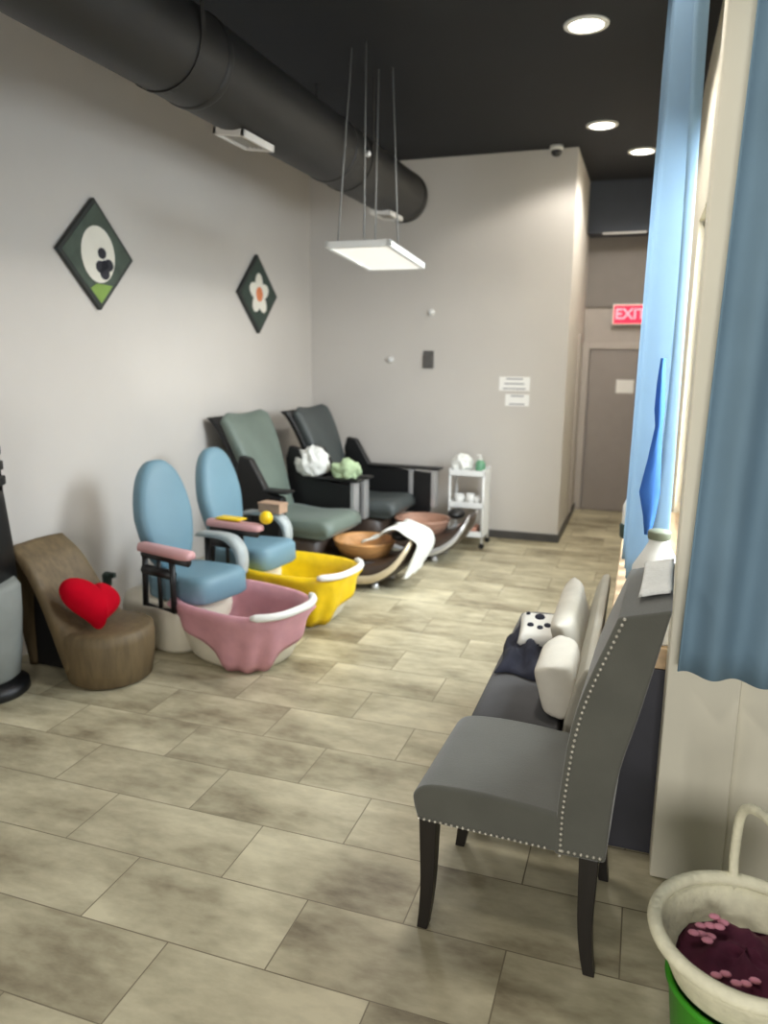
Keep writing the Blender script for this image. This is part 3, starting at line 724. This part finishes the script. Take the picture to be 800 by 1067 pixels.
    bm = bmesh.new(); lathe(bm, [(.12, .19), (.17, .22), (.205, .285), (.215, .315), (.222, .325), (.212, .333), (.198, .32), (.16, .25), (.09, .225)], 40, (.50, 0), 1.1, 1.0); obj('basin', bm, mbowl, t, smooth=True)
    bm = bmesh.new(); tube(bm, [(.50+.243*math.cos(2*PI*i/40), .222*math.sin(2*PI*i/40), .200) for i in range(40)], .014, 8, closed=True); obj('basin_ring', bm, M_black, t, smooth=True)
    bm = bmesh.new(); sphere(bm, (.80, 0, .39), .06, 16, 10, (1.2, 1.6, .7)); obj('foot_pad', bm, M_black, t, smooth=True)
    for s in (-1, 1):
        bm = bmesh.new(); lathe(bm, [(.03, .0005), (.03, .02), (.022, .05)], 16, (.66, s*.15)); obj('foot', bm, M_silver, t, smooth=True)
    return t
spa_chair((-2.42, 5.27, 0), math.radians(-6), 'large sage green pedicure chair with wooden foot basin', M_green, M_woodbowl, M_band, (.02, .25))
spa_chair((-2.22, 6.12, 0), math.radians(-3), 'large dark pedicure chair in the far corner', M_char, M_rosebowl, M_silver, (.12, .50))
# towels
def drape(name, path, w, m, label, cat, loc, rz, group=None):
    bm = bmesh.new(); P = smoothpath(path, 6); n = 14; V = {}
    for i, p in enumerate(P):
        for j in range(n+1):
            v = j/n*2-1; V[i, j] = bm.verts.new((p.x+.008*math.sin(9*v+i*.6), v*w*(1+.06*math.sin(i*.7)), p.z+.008*math.sin(7*v+.5*i)))
    for i in range(len(P)-1):
        for j in range(n): bm.faces.new((V[i, j], V[i+1, j], V[i+1, j+1], V[i, j+1]))
    o = tag(obj(name, bm, m, smooth=True, solid=.012), label, cat, group); o.location = loc; o.rotation_euler = (0, 0, rz); return o
drape('towel', [(.56, 0, .345), (.66, 0, .385), (.76, 0, .46), (.86, 0, .45), (.985, 0, .40), (.975, 0, .29), (.91, 0, .15), (.88, 0, .10)], .17, M_towel, 'white towel draped over the front of the wooden foot basin', 'towel', (-2.42, 5.27, 0), math.radians(-6))
def crumple(name, c, s, m, label, cat, seed, group=None):
    bm = bmesh.new(); bmesh.ops.create_icosphere(bm, subdivisions=4, radius=1); r = random.Random(seed); ph = [r.uniform(0, 6) for _ in range(6)]
    off = Vector((ph[0], ph[1], ph[2]))
    for v in bm.verts:
        p = v.co.copy()
        q = Vector((p.x*s[0], p.y*s[1], p.z*s[2]))/.1
        k = 1+.30*(abs(noise.noise(q*1.3+off))*-2+.45)+.16*(abs(noise.noise(q*3+off))*-2+.4)
        v.co = Vector((p.x*s[0]*k, p.y*s[1]*k, max(-s[2]*.75, p.z*s[2]*k)))
    bm.transform(Tr(c[0], c[1], c[2]+s[2]*.75))
    return tag(obj(name, bm, m, smooth=True), label, cat, group)
crumple('towel', (-2.53, 5.63, .716), (.14, .075, .135), M_towel, 'crumpled white towel on the armrest behind the sage green chair', 'towel', 2)
crumple('towel', (-2.22, 5.60, .716), (.12, .07, .09), M_gtowel, 'pale green towel on the armrest beside the crumpled white towel', 'towel', 5)

# ------------------------------------------------------------------ white rolling cart
t = thing('rolling_cart', 'white three shelf rolling cart against the far wall', 'cart', (-1.43, 6.60, 0))
for zz in (.10, .36, .645):
    bm = bmesh.new(); box(bm, -.16, .16, -.14, .14, zz, zz+.008)
    for q in ((-.16, .16, -.14, -.132), (-.16, .16, .132, .14), (-.16, -.152, -.14, .14), (.152, .16, -.14, .14)): box(bm, *q, zz, zz+.055)
    obj('shelf', bm, M_whitem, t, bevel=.002)
for sx in (-1, 1):
    for sy in (-1, 1): obj('post', tube(bmesh.new(), [(sx*.15, sy*.13, .05), (sx*.15, sy*.13, .71)], .011, 8), M_whitem, t, smooth=True)
for sx in (-1, 1):
    for sy in (-1, 1):
        bm = bmesh.new(); loft(bm, [[(sx*.15+.025*math.cos(2*PI*i/16), sy*.13+e, .0255+.025*math.sin(2*PI*i/16)) for i in range(16)] for e in (-.01, .01)]); obj('caster', bm, M_black, t, bevel=.003)
obj('side_panel', B(.153, .162, -.13, .13, .10, .66), M_whitem, t, bevel=.002)
crumple('paper_towels', (-1.50, 6.58, .654), (.09, .10, .10), M_towel, 'heap of white paper towels on the cart top', 'paper towels', 11)
t = thing('pump_bottle', 'green bottle on top of the white cart', 'bottle', (-1.33, 6.56, .6535))
bm = bmesh.new(); lathe(bm, [(.04, .0005), (.045, .01), (.045, .10), (.03, .125), (.014, .13)], 24); obj('bottle_body', bm, M_bgreen, t, smooth=True)
bm = bmesh.new(); lathe(bm, [(.016, .13), (.016, .15), (.006, .152), (.006, .17)], 16); box(bm, -.03, .01, -.007, .007, .165, .178); obj('pump', bm, M_white, t, bevel=.002)
for k, (cx_, r, hh) in enumerate(((-.08, .045, .10), (.02, .04, .11), (.09, .04, .09))):
    bm = bmesh.new(); lathe(bm, [(r*.8, .0005), (r, hh), (r*.92, hh), (r*.7, .01)], 24); bm.transform(Tr(-1.43+cx_, 6.56, .3685))
    tag(obj('white_cup', bm, M_white, smooth=True), ['left white cup', 'middle white cup, the tallest', 'right white cup'][k] + ' on the cart\'s middle shelf', 'cup', 'white cups on the cart')
bm = bmesh.new(); box(bm, -1.52, -1.34, 6.52, 6.67, .1085, .18); tag(obj('packet', bm, M_peach, bevel=.008), 'peach coloured packet on the cart\'s bottom shelf', 'packet')

# ------------------------------------------------------------------ things on the window ledge
t = thing('water_jug', 'tall white jug with olive cap on the window ledge behind the chair', 'jug', (.085, 2.80, .7555))
bm = bmesh.new(); lathe(bm, [(.075, .0005), (.085, .01), (.085, .11), (.08, .13), (.086, .14), (.084, .20), (.05, .26), (.035, .29), (.035, .31)], 32); obj('jug_body', bm, M_white, t, smooth=True)
bm = bmesh.new(); lathe(bm, [(.038, .305), (.04, .31), (.04, .33), (.036, .335)], 24); obj('cap', bm, mat('olive_cap', (108, 112, 92), .5), t, smooth=True)
bm = bmesh.new(); lathe(bm, [(.0865, .128), (.088, .132), (.088, .140), (.0865, .144)], 32, cap=False); obj('band', bm, mat('pale_grey_band', (170, 172, 172), .5), t, smooth=True)
t = thing('white_canister', 'short wide white canister on the ledge nearest the wall corner', 'canister', (.105, 2.61, .7555))
bm = bmesh.new(); lathe(bm, [(.065, .0005), (.07, .01), (.07, .15), (.066, .16), (.03, .165)], 32); obj('canister_body', bm, M_white, t, smooth=True)
bm = bmesh.new(); lathe(bm, [(.072, .155), (.072, .18), (.06, .188), (.02, .19)], 32); obj('lid', bm, M_white, t, smooth=True)
t = thing('soap_bottle', 'small white bottle in dark holder left of the blue curtain', 'bottle', (-.035, 4.1, .7555))
bm = bmesh.new(); lathe(bm, [(.035, .0005), (.04, .01), (.042, .07), (.038, .075)], 24); obj('holder', bm, M_dkgreen, t, smooth=True)
bm = bmesh.new(); lathe(bm, [(.03, .07), (.032, .08), (.032, .17), (.02, .20), (.01, .22), (.01, .24)], 24); obj('bottle_body', bm, M_white, t, smooth=True)

# ------------------------------------------------------------------ daylight
w = bpy.data.worlds.new('daylight'); sc.world = w; w.use_nodes = True
w.node_tree.nodes['Background'].inputs[0].default_value = (.86, .93, 1, 1); w.node_tree.nodes['Background'].inputs[1].default_value = .12
area('window_daylight', (1.2, 3.7, 2.2), (-1.7, 3.7, .5), 2.2, 1.5, 340, (.95, .98, 1))
area('entrance_daylight', (.3, -2.2, 1.25), (-.4, 2.6, .8), 1.5, 1.2, 84, (1, .98, .93))
